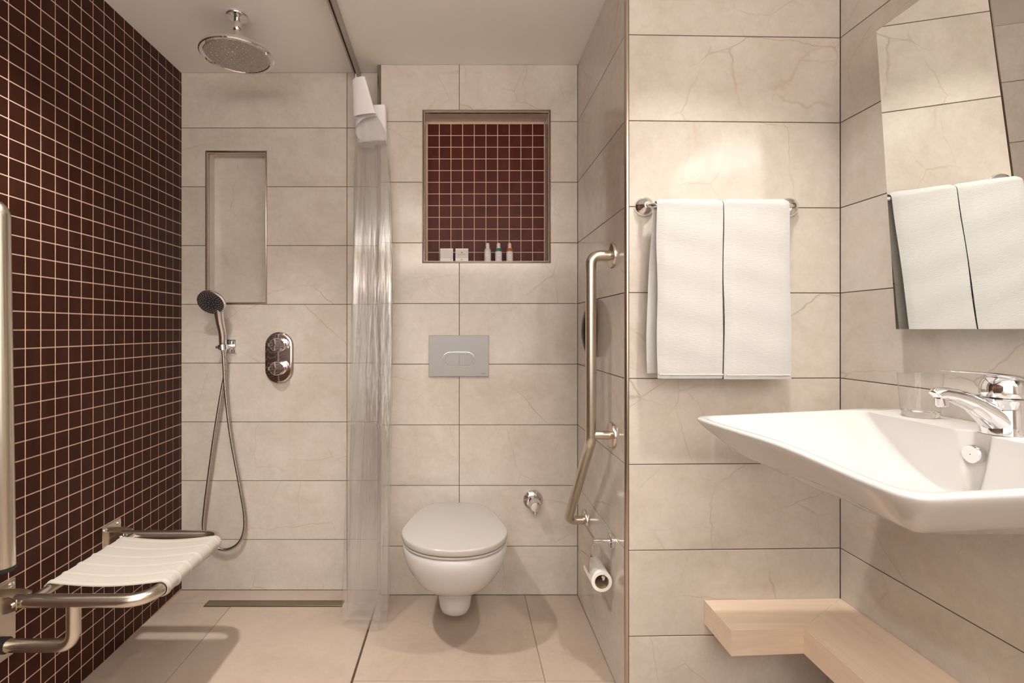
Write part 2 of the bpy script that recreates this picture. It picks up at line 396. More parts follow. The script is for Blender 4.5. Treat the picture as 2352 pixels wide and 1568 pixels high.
# towel wall
WF = Wall((0.4865, 1.4311), (1.1135, 1.4463), False)
wall_front = wall_slab(WF, 'wall_front', M_JOINT, 'beige stone tiled wall behind the hanging towels', back=-0.05)
tiles(WF, wall_front, [0, WF.len])
# right wall
RD = -0.00885
WR = Wall((1.1135, 1.4463), (1.1135-RD*(1.4463-Y_BK), Y_BK), False)
wall_right = wall_slab(WR, 'wall_right', M_JOINT, 'beige stone tiled wall carrying the basin and mirror', back=-0.06)
tiles(WR, wall_right, [0, 0.63, 1.23, 1.83, WR.len])
def wallX(y): return 1.1135-RD*(1.4463-y)
# left mosaic wall
LD = -0.0150
WL = Wall((-1.1926, Y_SH), (-1.1926-LD*(Y_SH-Y_BK), Y_BK), True)
wall_left = wall_slab(WL, 'wall_left', M_GROUT, 'dark brown mosaic wall with pale grout beside the shower seat', bed=0.0, back=-0.06)
def wallLX(y): return -1.1926-LD*(Y_SH-y)
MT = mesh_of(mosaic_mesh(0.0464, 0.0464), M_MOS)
ang = math.atan2(WL.d.y, WL.d.x)
cand = []; rest = MB()
S0, Z0 = 0.011, 1.0925
for k in range(-1, 60):
    for j in range(-22, 22):
        s_ = S0+0.05*(k+.5); z_ = Z0+0.05*(j+.5)
        sw = 0.0464; sh = 0.0464; zc = z_
        if k == -1: s_ = 0.0052; sw = 0.0085
        if j == 21: sh = ZC-0.001-(Z0+0.05*21)-0.0016; zc = Z0+0.05*21+0.0016+sh/2
        p = WL.at(s_, zc, 0)
        vis = 0
        if p[1] > 1.15 and k >= 0 and j < 21:
            px = CX+p[0]*F/p[1]; py = CY-(p[2]-H)*F/p[1]
            if px > 6 and -10 < py < 1580: vis = 1/p[1]**3
        cand.append((vis, k, j, s_, zc, sw, sh))
cand.sort(reverse=True)
rot_mat = Matrix.Rotation(ang, 3, 'Z')
for i, (vis, k, j, s_, zc, sw, sh) in enumerate(cand):
    if i < 300 and vis > 0:
        o = link('mosaic_tile', MT, wall_left); o.location = WL.at(s_, zc, 0); o.rotation_euler = (0, 0, ang)
    else:
        b = 0.0009; rs = []
        for (q, w_) in ((0, -0.001), (0, 0.0004), (b, 0.0014)):
            rs.append([WL.at(s_-sw/2+q, zc-sh/2+q, w_), WL.at(s_+sw/2-q, zc-sh/2+q, w_), WL.at(s_+sw/2-q, zc+sh/2-q, w_), WL.at(s_-sw/2+q, zc+sh/2-q, w_)])
        rest.rings(rs, False, True)
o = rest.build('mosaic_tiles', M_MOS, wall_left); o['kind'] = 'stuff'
# wall behind the viewer
mb = MB(); mb.box((-1.25, Y_BK-0.06, -0.06), (1.22, Y_BK, ZC+0.02)); struct(mb.build('wall_behind', M_PLAIN), 'plain painted wall opposite the toilet', 'wall')
# ceiling
mb = MB(); mb.box((-1.26, Y_BK-0.06, ZC), (1.22, Y_SH+0.14, ZC+0.06)); struct(mb.build('ceiling', M_CEIL), 'off-white painted ceiling above the shower and toilet', 'ceiling')
# floor
FB = -0.0016
XD0, XD1 = -0.3440, -0.3380
def slope(y): return -0.014*max(0, (y-1.389)/(Y_SH-1.389))
mb = MB(); mb.box((XD0, Y_BK, -0.06), (1.22, Y_SH, FB)); mb.box((-1.25, Y_BK, -0.06), (XD0, 1.389, FB))
DR = (-1.030, 1.963, -0.478, 2.007)   # drain slot
ys = [1.389, Y_SH]
vs = [(-1.25, 1.389, FB), (XD0, 1.389, FB), (XD0, Y_SH+.05, FB+slope(Y_SH+.05)), (-1.25, Y_SH+.05, FB+slope(Y_SH+.05))]
mb.add(vs+[(x, y, -0.06) for x, y, z in vs], [(0,1,2,3), (7,6,5,4), (0,4,5,1), (1,5,6,2), (2,6,7,3), (3,7,4,0)])
floor = struct(mb.build('floor', mat('floor_joint', (0.24, 0.175, 0.13), 0.8)), 'pale beige stone tiled bathroom floor', 'floor')
def ftile(poly, sl=False):
    f_ = (lambda u, v, w_: (u, v, w_+slope(v))) if sl else (lambda u, v, w_: (u, v, w_))
    m_ = MB(); m_.prism(poly, -0.005, 0.0, f_, bev=0.0006); m_.build('tile', M_FLOOR, floor)
for (x0, x1) in ((XD1, 0.26), (0.26, 0.86), (0.86, 1.13)):
    for (y0, y1) in ((Y_BK, -0.268), (-0.268, 0.332), (0.332, 0.932), (0.932, 1.532), (1.532, Y_WC)):
        if x0 > 0.5 and y0 > 1.5: continue
        X1 = x1
        if y0 > 1.5: X1 = min(x1, 0.478)
        if x0 > 0.8: X1 = 1.135
        if y0 > 0.9 and y0 < 1.5 and x0 > 0: 
            # tiles that run under the towel wall are cut at its face
            if x0 == 0.26: ftile([(x0+GAP, y0+GAP), (X1-GAP, y0+GAP), (X1-GAP, 1.43), (0.476, 1.43), (0.476, y1-GAP), (x0+GAP, y1-GAP)]); continue
            ftile(rect(x0+GAP, y0+GAP, (1.112 if x0 > .8 else X1-GAP), 1.436)); continue
        ftile(rect(x0+GAP, y0+GAP, X1-GAP, y1-GAP))
for (x0, x1) in ((-1.19, -0.921), (-0.921, XD0)):
    for (y0, y1) in ((Y_BK, 0.189), (0.189, 0.789), (0.789, 1.389)): ftile(rect((wallLX((y0+y1)/2)+.012 if x0 < -1 else x0+GAP), y0+GAP, x1-GAP, y1-GAP))
    for poly in cut((x0+GAP, 1.389+GAP, x1-GAP, 1.989-GAP), (DR[0]-.001, DR[1]-.001, DR[2]+.001, DR[3]+.001)): ftile(poly, True)
for poly in cut((-1.19, 1.989+GAP, XD0-GAP, Y_SH-.001), (DR[0]-.001, DR[1]-.001, DR[2]+.001, DR[3]+.001)): ftile(poly, True)
mb = MB(); mb.box((XD0+.0003, Y_BK, -0.004), (XD1-.0003, Y_WC-.002, 0.0012)); M_STRIP = mat('dark_bronze_strip', (0.10, 0.065, 0.04), 0.45, 0.5)
struct(mb.build('trim_1', M_STRIP), 'dark threshold strip in the floor between shower and toilet', 'trim')

# ------------------------------------------------------------------ linear drain
zd = slope(1.985)
t = thing('linear_drain', 'long narrow brown metal floor drain at the foot of the shower wall', 'drain', (-0.754, 1.985, zd))
mb = MB(); x0, y0, x1, y1 = DR; e = 0.002
for a, b in (((x0, y0), (x1, y0+e)), ((x0, y1-e), (x1, y1)), ((x0, y0+e), (x0+e, y1-e)), ((x1-e, y0+e), (x1, y1-e))):
    mb.box((a[0], a[1], zd-0.001), (b[0], b[1], zd+0.0015))
mb.build('drain_frame', M_STRIP, t)
mb = MB(); mb.prism(rect(x0+e, y0+.006, x1-e, y1-e), zd-0.001, zd+0.001, bev=.0005); mb.build('drain_cover', M_DRAIN, t)

# ------------------------------------------------------------------ toilet
TX = -0.024
def dshape(w, yf, yb, wb, n=48, ex=2.2, yc=None):
    yc = yf+0.165 if yc is None else yc; out = []
    for k in range(n):
        a = 2*PI*k/n; c_, s_ = math.cos(a), math.sin(a)
        x = w*math.copysign(abs(c_)**(2/ex), c_)
        if s_ < 0: y = yc-(yc-yf)*abs(s_)**(2/ex)
        else:
            y = yc+(yb-yc)*abs(s_)**(2/(ex+1.6)); q = (y-yc)/(yb-yc); x = math.copysign(1, c_)*lerp(abs(w*abs(c_)**(2/(ex+1.6))), wb*min(1, abs(c_)*3), sstep(.75, 1, q)) if False else w*math.copysign(abs(c_)**(2/(ex+1.6)), c_)*lerp(1, wb/w, q)
        out.append((TX+x, y))
    return out
t = thing('toilet', 'white wall-hung toilet with its lid closed', 'toilet', (TX, Y_WC, 0.05))
mb = MB(); rs = []
prof = [(.052,.028,1.800),(.056,.042,1.780),(.068,.052,1.762),(.09,.0575,1.750),(.125,.060,1.742),(.152,.0615,1.737),(.157,.066,1.730),(.166,.083,1.705),(.182,.104,1.672),(.205,.126,1.640),(.235,.147,1.607),(.265,.163,1.583),(.292,.173,1.567),(.315,.179,1.557),(.340,.182,1.551),(.358,.1815,1.551),(.363,.178,1.555)]
for z, w_, yf in prof:
    yb = Y_WC-.001
    rs.append([(x, y, z) for x, y in dshape(w_, yf, yb, w_*(0.9 if z > .2 else 1.0), ex=2.15, yc=yf+min(.20, w_*1.05))])
mb.rings(rs); o = mb.build('bowl', M_CER, t, smooth=60)
def slab_d(name, m, z0, z1, w_, yf, yb, wb, bev, yc):
    mb = MB(); rs = []
    for (i, z) in ((bev, z0), (bev*.3, z0+bev*.3), (0, z0+bev), (0, z1-bev), (bev*.12, z1-bev*.5), (bev*.5, z1-bev*.12), (bev, z1)):
        rs.append([(x, y, z) for x, y in dshape(w_-i, yf+i, yb-i, wb-i, ex=2.15, yc=yc)])
    # crown of the lid
    for k, (q, dz) in enumerate(((.7, .0012), (.3, .0018))):
        rs.append([(lerp(TX, x, q), lerp(1.75, y, q), z1+dz) for x, y in dshape(w_-bev, yf+bev, yb-bev, wb-bev, ex=2.15, yc=yc)])
    mb.rings(rs); return mb.build(name, m, t, smooth=50)
slab_d('seat', M_LID, 0.3655, 0.374, 0.180, 1.549, 1.975, 0.13, 0.003, 1.72)
slab_d('lid', M_LID, 0.376, 0.3995, 0.184, 1.546, 1.982, 0.135, 0.006, 1.72)
for sx in (-1, 1):
    mb = MB(); mb.tube([(TX+sx*.07-.02, 1.995, .372), (TX+sx*.07+.02, 1.995, .372)], .009); mb.build('hinge', M_CHROME, t, smooth=40)

# flush plate
zc, xc = 0.977, -0.0125
yw = Y_WC
t = thing('flush_plate', 'grey rectangular dual flush plate above the toilet', 'flush plate', (xc, yw, zc))
def mpW(u, v, w_): return (u, yw-w_, v)
def flip(poly): return poly
zt, zb = H-(770-CY)/557.2, H-(864-CY)/557.2; xl, xr = (985.5-CX)/557.2, (1122-CX)/557.2
mb = MB(); mb.prism(rect(xl, zb, xr, zt), 0.0005, 0.010, mpW, bev=.0012); mb.build('plate', M_GREYP, t)
def stadium(cx_, cz_, w_, h_, n=12):
    r = h_/2; out = []
    for k in range(n+1): a = -PI/2+PI*k/n; out.append((cx_+w_/2-r+r*math.cos(a), cz_+r*math.sin(a)))
    for k in range(n+1): a = PI/2+PI*k/n; out.append((cx_-w_/2+r+r*math.cos(a), cz_+r*math.sin(a)))
    return out
bxc, bzc = (1053.5-CX)/557.2, H-(827-CY)/557.2+.001
mb = MB(); a = stadium(bxc, bzc+.001, .134, .066); b = stadium(bxc, bzc, .113, .047)
mb.rings([[mpW(u, v, .0095) for u, v in a], [mpW(u, v, .0105) for u, v in a], [mpW(u, v, .0108) for u, v in stadium(bxc, bzc+.001, .130, .062)], [mpW(u, v, .0055) for u, v in b]], False, False)
mb.build('button_surround', M_GREYB, t, smooth=30)
st = stadium(bxc, bzc, .111, .0445, 14); xs_ = bxc+.0035
left = [p for p in st if p[0] < xs_-.001]; right = [p for p in st if p[0] > xs_+.001]
right = sorted(right, key=lambda p: math.atan2(p[1]-bzc, p[0]-xs_))
zr = .0445/2
for poly in ([(xs_+.0011, bzc+zr), (xs_+.0011, bzc-zr)]+right, ):
    mb = MB(); mb.prism(poly, .004, .0112, mpW, bev=.001); mb.build('button', M_GREYP, t)
left = sorted(left, key=lambda p: math.atan2(p[1]-bzc, p[0]-xs_) % (2*PI))
mb = MB(); mb.prism([(xs_-.0011, bzc-zr), (xs_-.0011, bzc+zr)]+left, .004, .0112, mpW, bev=.001); mb.build('button', M_GREYP, t)
mb = MB(); mb.prism(rect((1105-CX)/557.2, H-(858-CY)/557.2, (1116-CX)/557.2, H-(856-CY)/557.2), .0095, .0104, mpW); mb.build('maker_mark', mat('mark_grey', (.25,.24,.24), .5), t)

# angle valve
p = P(1224, 1147, Y_WC-.001)
t = thing('stop_valve', 'small round chrome stop valve on the wall right of the toilet', 'valve', p)
mb = MB(); mb.lathe([(.041, 0), (.041, .004), (.037, .010), (.024, .015), (.016, .016)], p, (0,-1,0)); mb.build('rosette', M_CHROME, t, smooth=40)
mb = MB(); mb.lathe([(.020, .012), (.020, .032), (.023, .036), (.023, .060), (.020, .066), (.008, .068)], p, (0.05,-1,-.12), seg=20); mb.build('handle', M_CHROME, t, smooth=30)
mb = MB(); mb.lathe([(.010, 0), (.010, .028), (.0035, .030), (.0035, .046)], Vector(p)+Vector((.002, -.045, -.012)), (0,0,-1), seg=14); mb.build('outlet', M_CHROME, t, smooth=30)

# ------------------------------------------------------------------ niche toiletries
zn = TN[1]+0.0105
def soap(px0, px1, top, label, emblem):
    y0 = Y_WC+.022; sc = F/y0
    x0, x1 = (px0-CX)/sc, (px1-CX)/sc; h = .0535
    t = thing('soap_box', label, 'soap box', ((x0+x1)/2, y0+.012, zn), 'soap cartons in the mosaic recess')
    mb = MB(); mb.prism(rect(x0, y0, x1, y0+.024), zn, zn+h, bev=.0008); mb.build('carton', mat('carton_grey', (.60,.59,.57), .5), t)
    mb = MB(); mb.box((x0+.0005, y0-.0004, zn+.002), (x1-.0005, y0+.001, zn+.0125)); mb.build('white_band', mat('carton_white', (.85,.82,.78), .5), t)
    mb = MB(); mb.box((x0+.0005, y0-.0003, zn+h-.0055), (x1-.0005, y0+.001, zn+h-.001)); mb.build('top_edge', mat('carton_white', (.78,.76,.74), .5), t)
    xm = (x0+x1)/2; red = mat('carton_red', (.42,.10,.09), .5); gr = mat('carton_print', (.40,.30,.29), .5)
    if emblem:
        mb = MB(); zz = zn+.036
        mb.prism([(xm-.004, zz), (xm, zz-.003), (xm+.004, zz), (xm, zz+.0035)], -.0005, .0006, lambda u, v, w_: (u, y0-w_, v)); mb.build('emblem', red, t)
        mb = MB()
        for k in range(7): mb.box((xm-.0145+k*.0043, y0-.0005, zn+.0265), (xm-.0145+k*.0043+.0028, y0+.001, zn+.0300))
        mb.box((xm-.004, y0-.0006, zn+.005), (xm+.004, y0+.001, zn+.009)); mb.build('printed_marks', gr, t)
    else:
        mb = MB(); mb.box((x1-.0085, y0-.0006, zn+.004), (x1-.0065, y0+.001, zn+.0125)); mb.build('printed_marks', red, t)
soap(1011, 1040.5, 570, 'plain grey-faced soap carton with white band, nearer the recess edge', False)
soap(1046, 1075.5, 570, 'soap carton with a small red emblem, beside the plain one', True)
def bottle(px, label, body, shoulder, cap):
    y0 = Y_WC+.032; x = (px-CX)*y0/F
    t = thing('toiletry_bottle', label, 'bottle', (x, y0, zn), 'toiletry bottles in the mosaic recess'); o0 = (x, y0, zn)
    mb = MB(); mb.lathe([(.0125,0),(.0142,.002),(.0145,.006),(.0145,.040),(.0142,.041)], o0, seg=20); mb.build('bottle_body', body, t, smooth=40)
    mb = MB(); mb.lathe([(.0142,.041),(.0146,.044),(.0140,.049),(.0115,.053),(.0090,.055)], o0, seg=20); mb.build('shoulder', shoulder, t, smooth=40)
    mb = MB(); mb.lathe([(.0092,.055),(.0092,.058),(.0080,.059),(.0078,.072),(.0060,.0765),(.002,.078)], o0, seg=18); mb.build('cap', cap, t, smooth=40)
    mb = MB()
    for k, (hw, zz) in enumerate(((.006, .033), (.004, .028), (.005, .018), (.0035, .012))):
        for s_ in range(-2, 3):
            xx = x+hw*s_/2.2; dx = xx-x; yy = y0-math.sqrt(.0147**2-dx*dx)
            mb.box((xx-.0009, yy-.0001, zn+zz), (xx+.0009, yy+.0006, zn+zz+.0016))
    mb.build('printed_label', mat('label_print', (.34,.31,.31), .6), t)
white = mat('bottle_white', (.72,.69,.68), .35); capm = mat('bottle_cap', (.66,.60,.55), .3)
bottle(1120, 'small white toiletry bottle with a clear shoulder, nearest the soap cartons', white, mat('clear_shoulder', (.58,.55,.52), .2), capm)
bottle(1145, 'small white toiletry bottle with a teal green collar', white, mat('teal_collar', (.02,.17,.14), .3), capm)
bottle(1170.5, 'small white toiletry bottle with an amber orange collar', white, mat('amber_collar', (.36,.10,.02), .3), mat('bottle_cap_pink', (.66,.48,.42), .3))

# ------------------------------------------------------------------ rain shower head
rx, ry = -0.780, 1.711
t = thing('rain_shower', 'round chrome rain shower head hanging from the ceiling', 'shower head', (rx, ry, ZC))
zh = 2.046
mb = MB(); mb.lathe([(.002,0),(.036,0),(.0375,.003),(.0375,.006),(.035,.009),(.013,.012),(.002,.012)], (rx, ry, ZC), (0,0,-1), 36, False); mb.build('ceiling_flange', M_CHROME, t, smooth=40)
mb = MB(); mb.tube([(rx, ry, ZC-.01), (rx, ry, zh+.034)], .0105, 20); mb.lathe([(.0145,.030),(.0145,.052),(.0125,.055)], (rx, ry, ZC), (0,0,-1), 20); mb.build('drop_arm', M_CHROME, t, smooth=40)
mb = MB(); mb.lathe([(.001,.040),(.016,.040),(.020,.032),(.034,.026),(.085,.020),(.109,.014),(.118,.008),(.1215,.002),(.121,-.003),(.1175,-.006),(.108,-.006),(.105,-.003),(.001,-.003)], (rx, ry, zh), (0,0,1), 64, False); mb.build('head', M_CHROME, t, smooth=40)
M_RFACE = mat('spray_plate', (0.52, 0.48, 0.44), 0.28, 0.85)
mb = MB(); mb.lathe([(.1045,-.0028),(.1035,-.0045),(.001,-.0045)], (rx, ry, zh), (0,0,1), 48, False); mb.build('spray_plate', M_RFACE, t, smooth=40)
mb = MB()
for r_, n_ in ((.018,6),(.034,12),(.050,18),(.066,24),(.082,30),(.097,36)):
    for k in range(n_):
        a = 2*PI*k/n_+r_*30; mb.lathe([(.0022,-.0045),(.0016,-.0072)], (rx+r_*math.cos(a), ry+r_*math.sin(a), zh), (0,0,1), 6)
o = mb.build('nozzles', M_NOZ, t); o['kind'] = 'stuff'; o['label'] = 'rings of tiny grey rubber nozzles'

# ------------------------------------------------------------------ hand shower, holder, valve
yS = Y_SH
hp = P(533, 795, yS)
t = thing('shower_holder', 'square chrome wall outlet and cradle holding the hand shower', 'shower holder', hp)
mb = MB(); r_ = lambda u, v, w_: (hp.x+u, yS-w_, hp.z+v)
mb.prism(rect(-.019, -.028, .019, .028), .0005, .012, r_, bev=.002); mb.build('wall_plate', M_CHROME, t)
cr = P(511.5, 797, yS-.052)
mb = MB(); mb.tube(fillet([(hp.x, yS-.01, hp.z), (hp.x, yS-.045, hp.z), (cr.x+.012, yS-.052, hp.z)], .012), .0095, 16); mb.build('arm', M_CHROME, t, smooth=40)
cr = P(511.5, 797, yS-.052)
mb = MB(); mb.lathe([(.0155,-.010),(.0185,-.010),(.0190,.010),(.0158,.010),(.0155,-.010)], cr, (-.06,0,1), 24, False); mb.tube([cr+Vector((-.017,0,0)), cr+Vector((-.027,0,-.001))], .006, 12); mb.build('cradle', M_CHROME, t, smooth=40)
mb = MB(); mb.tube([(hp.x-.017, yS-.03, hp.z-.006), (hp.x-.0185, yS-.034, hp.z-.034)], .0075, 14); mb.build('outlet', M_CHROME, t, smooth=40)
t = thing('hand_shower', 'chrome hand shower with dark round spray face and looping hose', 'hand shower', cr)
nrm = Vector((.04, -.82, -.57)).normalized()
hc = P(485.5, 694.5, yS-.115)
mb = MB(); mb.lathe([(.010,-.040),(.026,-.034),(.046,-.022),(.0535,-.010),(.0555,-.002),(.0545,.002),(.051,.004),(.001,.004)], hc, nrm, 40, False); mb.build('head', M_CHROME, t, smooth=40)
mb = MB(); mb.lathe([(.0495,.003),(.0485,.0055),(.001,.0062)], hc, nrm, 40, False); fc = mb.build('spray_face', M_FACE, t, smooth=40)
mb = MB(); uu = nrm.cross(Vector((1,0,0))).normalized(); vv = nrm.cross(uu)
for rr, n_ in ((.010,6),(.022,10),(.031,18),(.038,24),(.0445,30)):
    for k in range(n_):
        a = 2*PI*k/n_; mb.lathe([(.0014,.0055),(.0010,.0076)], hc+uu*rr*math.cos(a)+vv*rr*math.sin(a), nrm, 5)
o = mb.build('nozzles', mat('pale_nozzle', (.30,.28,.27), .4), fc); o['kind'] = 'stuff'
path = spline([hc-nrm*.026, hc-nrm*.030+Vector((.012,.004,-.030)), P(504.5, 735, yS-.074), P(510.5, 765, yS-.060), Vector(cr)+Vector((-.0005,0,.018)), Vector(cr)+Vector((.001,0,-.012))], 8)
n_ = len(path); mb = MB(); mb.tube(path, [interp([0,.12,.3,.6,.85,1],[.020,.019,.0175,.0150,.0138,.0125], i/(n_-1)) for i in range(n_)], 18); mb.build('handle', M_CHROME, t, smooth=50)
yh = yS-.05
hose = spline([Vector(cr)+Vector((.001,0,-.014)), P(514, 830, yh), P(518, 900, yh+.004), P(530, 1000, yh+.012), P(549, 1105, yh+.02), P(561.5, 1180, yh+.025), P(560, 1222, yh+.025), P(545, 1250, yh+.025), P(515, 1262, yh+.025), P(484, 1248, yh+.025), P(468, 1215, yh+.025), P(470, 1170, yh+.022), P(480, 1090, yh+.018), P(494, 990, yh+.014), P(509, 900, yh+.016), P(519, 840, yh+.018), Vector((hp.x-.0187, yS-.0345, hp.z-.034))], 12)
mb = MB(); mb.tube(hose, .0066, 14); mb.build('hose', M_HOSE, t, smooth=50)
vp = P(642.5, 821, yS)
t = thing('shower_mixer', 'oval dark chrome shower valve with two knobs', 'shower valve', vp)
mp2 = lambda u, v, w_: (vp.x+u, yS-w_, vp.z+v)
def vstad(w_, h_, n=16):
    r = w_/2; return [(r*math.cos(PI*k/n), h_/2-r+r*math.sin(PI*k/n)) for k in range(n+1)]+[(-r*math.cos(PI*k/n), -h_/2+r-r*math.sin(PI*k/n)) for k in range(n+1)]
mb = MB(); rs = []
for i, w_ in ((0,.0005),(0,.006),(.0015,.009),(.005,.0115),(.012,.0125)): rs.append([mp2(u, v, w_) for u, v in vstad(.1205-2*i, .219-2*i)])
mb.rings(rs); mb.build('face_plate', M_DCHROME, t, smooth=40)
for dz in (.056, -.042):
    o0 = Vector((vp.x+.008, yS-.012, vp.z+dz))
    mb = MB(); mb.lathe([(.029,0),(.029,.012),(.024,.014),(.0235,.020),(.0285,.022),(.0285,.048),(.0265,.051),(.002,.052)], o0, (0,-1,0), 12); k_ = mb.build('knob', M_CHROME, t, smooth=20)
    mb = MB(); mb.box((o0.x-.034, o0.y-.050, o0.z-.007), (o0.x+.034, o0.y-.024, o0.z+.007)); mb.build('knob_lever', M_CHROME, k_)

# ------------------------------------------------------------------ folding shower seat
zs, R_ = 0.402, 0.0165
yN, yF, xO, xI = 1.255, 1.655, -0.803, -1.098
def wx(y): return wallLX(y)+.0025
t = thing('shower_bench', 'fold-down shower seat with cream webbing on a steel tube frame', 'shower bench', (wx(1.45), 1.45, zs))
mb = MB(); mb.tube(fillet([(wx(yN)+.042, yN, zs), (xO, yN, zs), (xO, yF, zs), (wx(yF)+.042, yF, zs)], .065, 10), R_, 18); mb.build('tube_frame', M_STEEL, t, smooth=50)
mb = MB(); mb.tube([(xI, yN+.012, zs), (xI, yF-.012, zs)], .0125, 16); mb.build('cross_tube', M_STEEL, t, smooth=50)
xb = -0.990; zb = 0.288
mb = MB(); mb.tube(fillet([(xb, yN, zs-.008), (xb, yN, zb), (wx(yN)+.016, yN, zb)], .04, 10), R_*.97, 18); mb.build('support_brace', M_STEEL, t, smooth=50)
mb = MB(); mb.lathe([(.020,0),(.020,.016),(.017,.018)], (wx(yN)+.002, yN, zb), (1,0,0), 20); mb.build('brace_foot', M_RUB, t, smooth=40)
for yb in (yN-.004, yF+.006):
    x0 = wx(yb)
    mb = MB(); mb.prism(rect(yb-.045, .245 if yb < 1.4 else .30, yb+.045, .441), 0.0, .005, lambda u, v, w_: (wallLX(u)+.0018+w_, u, v), bev=.001); br = mb.build('wall_bracket', M_STEEL, t)
    for s_ in (-1, 1): mb = MB(); mb.prism([(x0+.004, zs-.028), (x0+.040, zs-.020), (x0+.062, zs-.012), (x0+.062, zs+.014), (x0+.040, zs+.020), (x0+.004, zs+.020)], s_*.022-.0018, s_*.022+.0018, lambda u, v, w_, yb=yb: (u, (yN if yb < 1.4 else yF)+w_, v)); mb.build('hinge_plate', M_STEEL, br)
    mb = MB(); yy = yN if yb < 1.4 else yF; mb.tube([(x0+.050, yy-.029, zs), (x0+.050, yy+.029, zs)], .007, 12); mb.build('hinge_pin', M_STEEL, br, smooth=40)
    for (dy, zz) in ((-.033, .428), (.033, .428), (-.033, .365), (.033, .365)):
        mb = MB(); mb.lathe([(.0075,0),(.0075,.003),(.004,.0055)], (wallLX(yb+dy)+.0065, yb+dy, zz), (1,0,0), 12); mb.build('screw', M_CHROME, br, smooth=40)
# webbing wrapped round the outer and the cross tube
prof = []
for k in range(9): a = math.radians(-60+190*k/8-40); prof.append((xI-.0155*math.cos(a) if False else xI+.0160*math.cos(PI*1.35-PI*.85*k/8), zs+.0160*math.sin(PI*1.35-PI*.85*k/8)))
n0 = len(prof); ro = R_+.0035
for k in range(1, 20):
    q = k/20; prof.append((lerp(xI, xO, q), zs+lerp(.016, ro, q)-.011*math.sin(PI*q)**1.0))
for k in range(13): a = PI/2-PI*1.25*k/12; prof.append((xO+ro*math.cos(a), zs+ro*math.sin(a)))
y0, y1, ny = 1.312, 1.602, 90
seams = [y0+(y1-y0)*q for q in (.04, .2, .39, .58, .77, .95)]
mb = MB(); rs = []
np_ = len(prof); th = .0028
for i, (x, z) in enumerate(prof):
    a = Vector(prof[max(i-1,0)]); b = Vector(prof[min(i+1,np_-1)]); tg = (b-a).normalized(); nn = Vector((-tg.y, tg.x))
    if nn.y < 0 and n0 < i < np_-13: nn = -nn
    top = []; bot = []
    for j in range(ny+1):
        y = lerp(y0, y1, j/ny); d = min(abs(y-s_) for s_ in seams)
        off = .0026*math.exp(-(d/.0045)**2)-.0012*math.exp(-((d-.007)/.003)**2)
        top.append((x+nn.x*(th/2+off), y, z+nn.y*(th/2+off))); bot.append((x-nn.x*th/2, y, z-nn.y*th/2))
    rs.append(top+bot[::-1])
mb.rings(rs); mb.build('webbing', M_SEAT, t, smooth=60)

# vertical rail by the seat
t = thing('grab_rail', 'vertical satin steel rail on the mosaic wall above the shower seat', 'grab rail', (wallLX(1.2), 1.2, 0.5))
rb = P(9.5, 1300, 1.20); rt = P(-3, 560, 1.20)
pts = [rb, (rt.x, rt.y, 1.39), (wallLX(1.2)+.004, 1.2, 1.39)]
mb = MB(); mb.tube(fillet(pts, .06, 10), .0225, 24); mb.build('rail_tube', M_STEEL, t, smooth=50)
mb = MB(); mb.lathe([(.0235,0),(.0235,-.008),(.019,-.012)], rb, (Vector(pts[1])-rb), 24); mb.build('rubber_cap', M_RUB, t, smooth=40)
mb = MB(); mb.lathe([(.040,0),(.040,.006),(.034,.009),(.024,.010)], (wallLX(1.2)+.002, 1.2, 1.39), (1,0,0), 28); mb.build('flange', M_STEEL, t, smooth=40)
bk = Vector((rb.x, rb.y, rb.z+.03)); mb = MB(); mb.tube([(bk.x-.018, bk.y, bk.z), (wallLX(1.2)+.002, 1.2, bk.z)], .012, 16); mb.lathe([(.030,0),(.030,.006),(.013,.009)], (wallLX(1.2)+.002, 1.2, bk.z), (1,0,0), 24); mb.build('wall_stay', M_STEEL, t, smooth=40)

# ------------------------------------------------------------------ bent grab bar on the stub wall
XS = lambda y: 0.479-0.003*(Y_WC-y)/.597
yu, zu, zm = 1.547, 1.326, 0.762; yl, zl = 1.893, 0.361; xt = 0.4065
t = thing('grab_bar', 'bent satin steel grab bar with three wall flanges beside the toilet', 'grab bar', (XS(yu), yu, zm))
mb = MB(); mb.tube(fillet([(XS(yu)-.003, yu, zu), (xt, yu, zu), (xt, yu, zm-.02), (xt+.004, yl, zl), (XS(yl)-.003, yl, zl)], .045, 10), .0165, 20); mb.build('bar_tube', M_STEEL, t, smooth=50)
mb = MB(); mb.tube([(XS(yu)-.003, yu, zm), (xt+.004, yu, zm)], .0135, 18); mb.build('middle_post', M_STEEL, t, smooth=50)
for y, z in ((yu, zu), (yu, zm), (yl, zl)):
    mb = MB(); mb.lathe([(.040,0),(.040,.004),(.037,.008),(.024,.011),(.019,.012)], (XS(y)-.0008, y, z), (-1,0,0), 32); mb.build('flange', M_STEEL, t, smooth=40)
# phone handset
t = thing('wall_phone', 'black wall phone with coiled cord behind the bent grab bar', 'phone', (XS(1.745), 1.745, 1.1))
mb = MB(); rs = []
for q in range(13):
    v = q/12; z = lerp(.996, 1.199, v); e_ = math.sin(PI*min(1, max(0, v*.92+.06)))**.45
    d_ = .050*e_*(1.0-.10*v); hw = .026*e_
    rs.append([(XS(1.745)-.003-max(0,d_)*(0.5+0.5*math.copysign(abs(math.sin(a))**.6, math.sin(a))), 1.745+hw*math.copysign(abs(math.cos(a))**.6, math.cos(a)), z) for a in [2*PI*k/20 for k in range(20)]])
mb.rings(rs); mb.build('handset', M_BLACK, t, smooth=50)
coil = [(XS(1.745)-.020-.004*math.sin(2*PI*k/150*0)+.006*math.cos(2*PI*k/8), 1.735+.006*math.sin(2*PI*k/8), .998-.285*k/(8*44)) for k in range(8*44+1)]
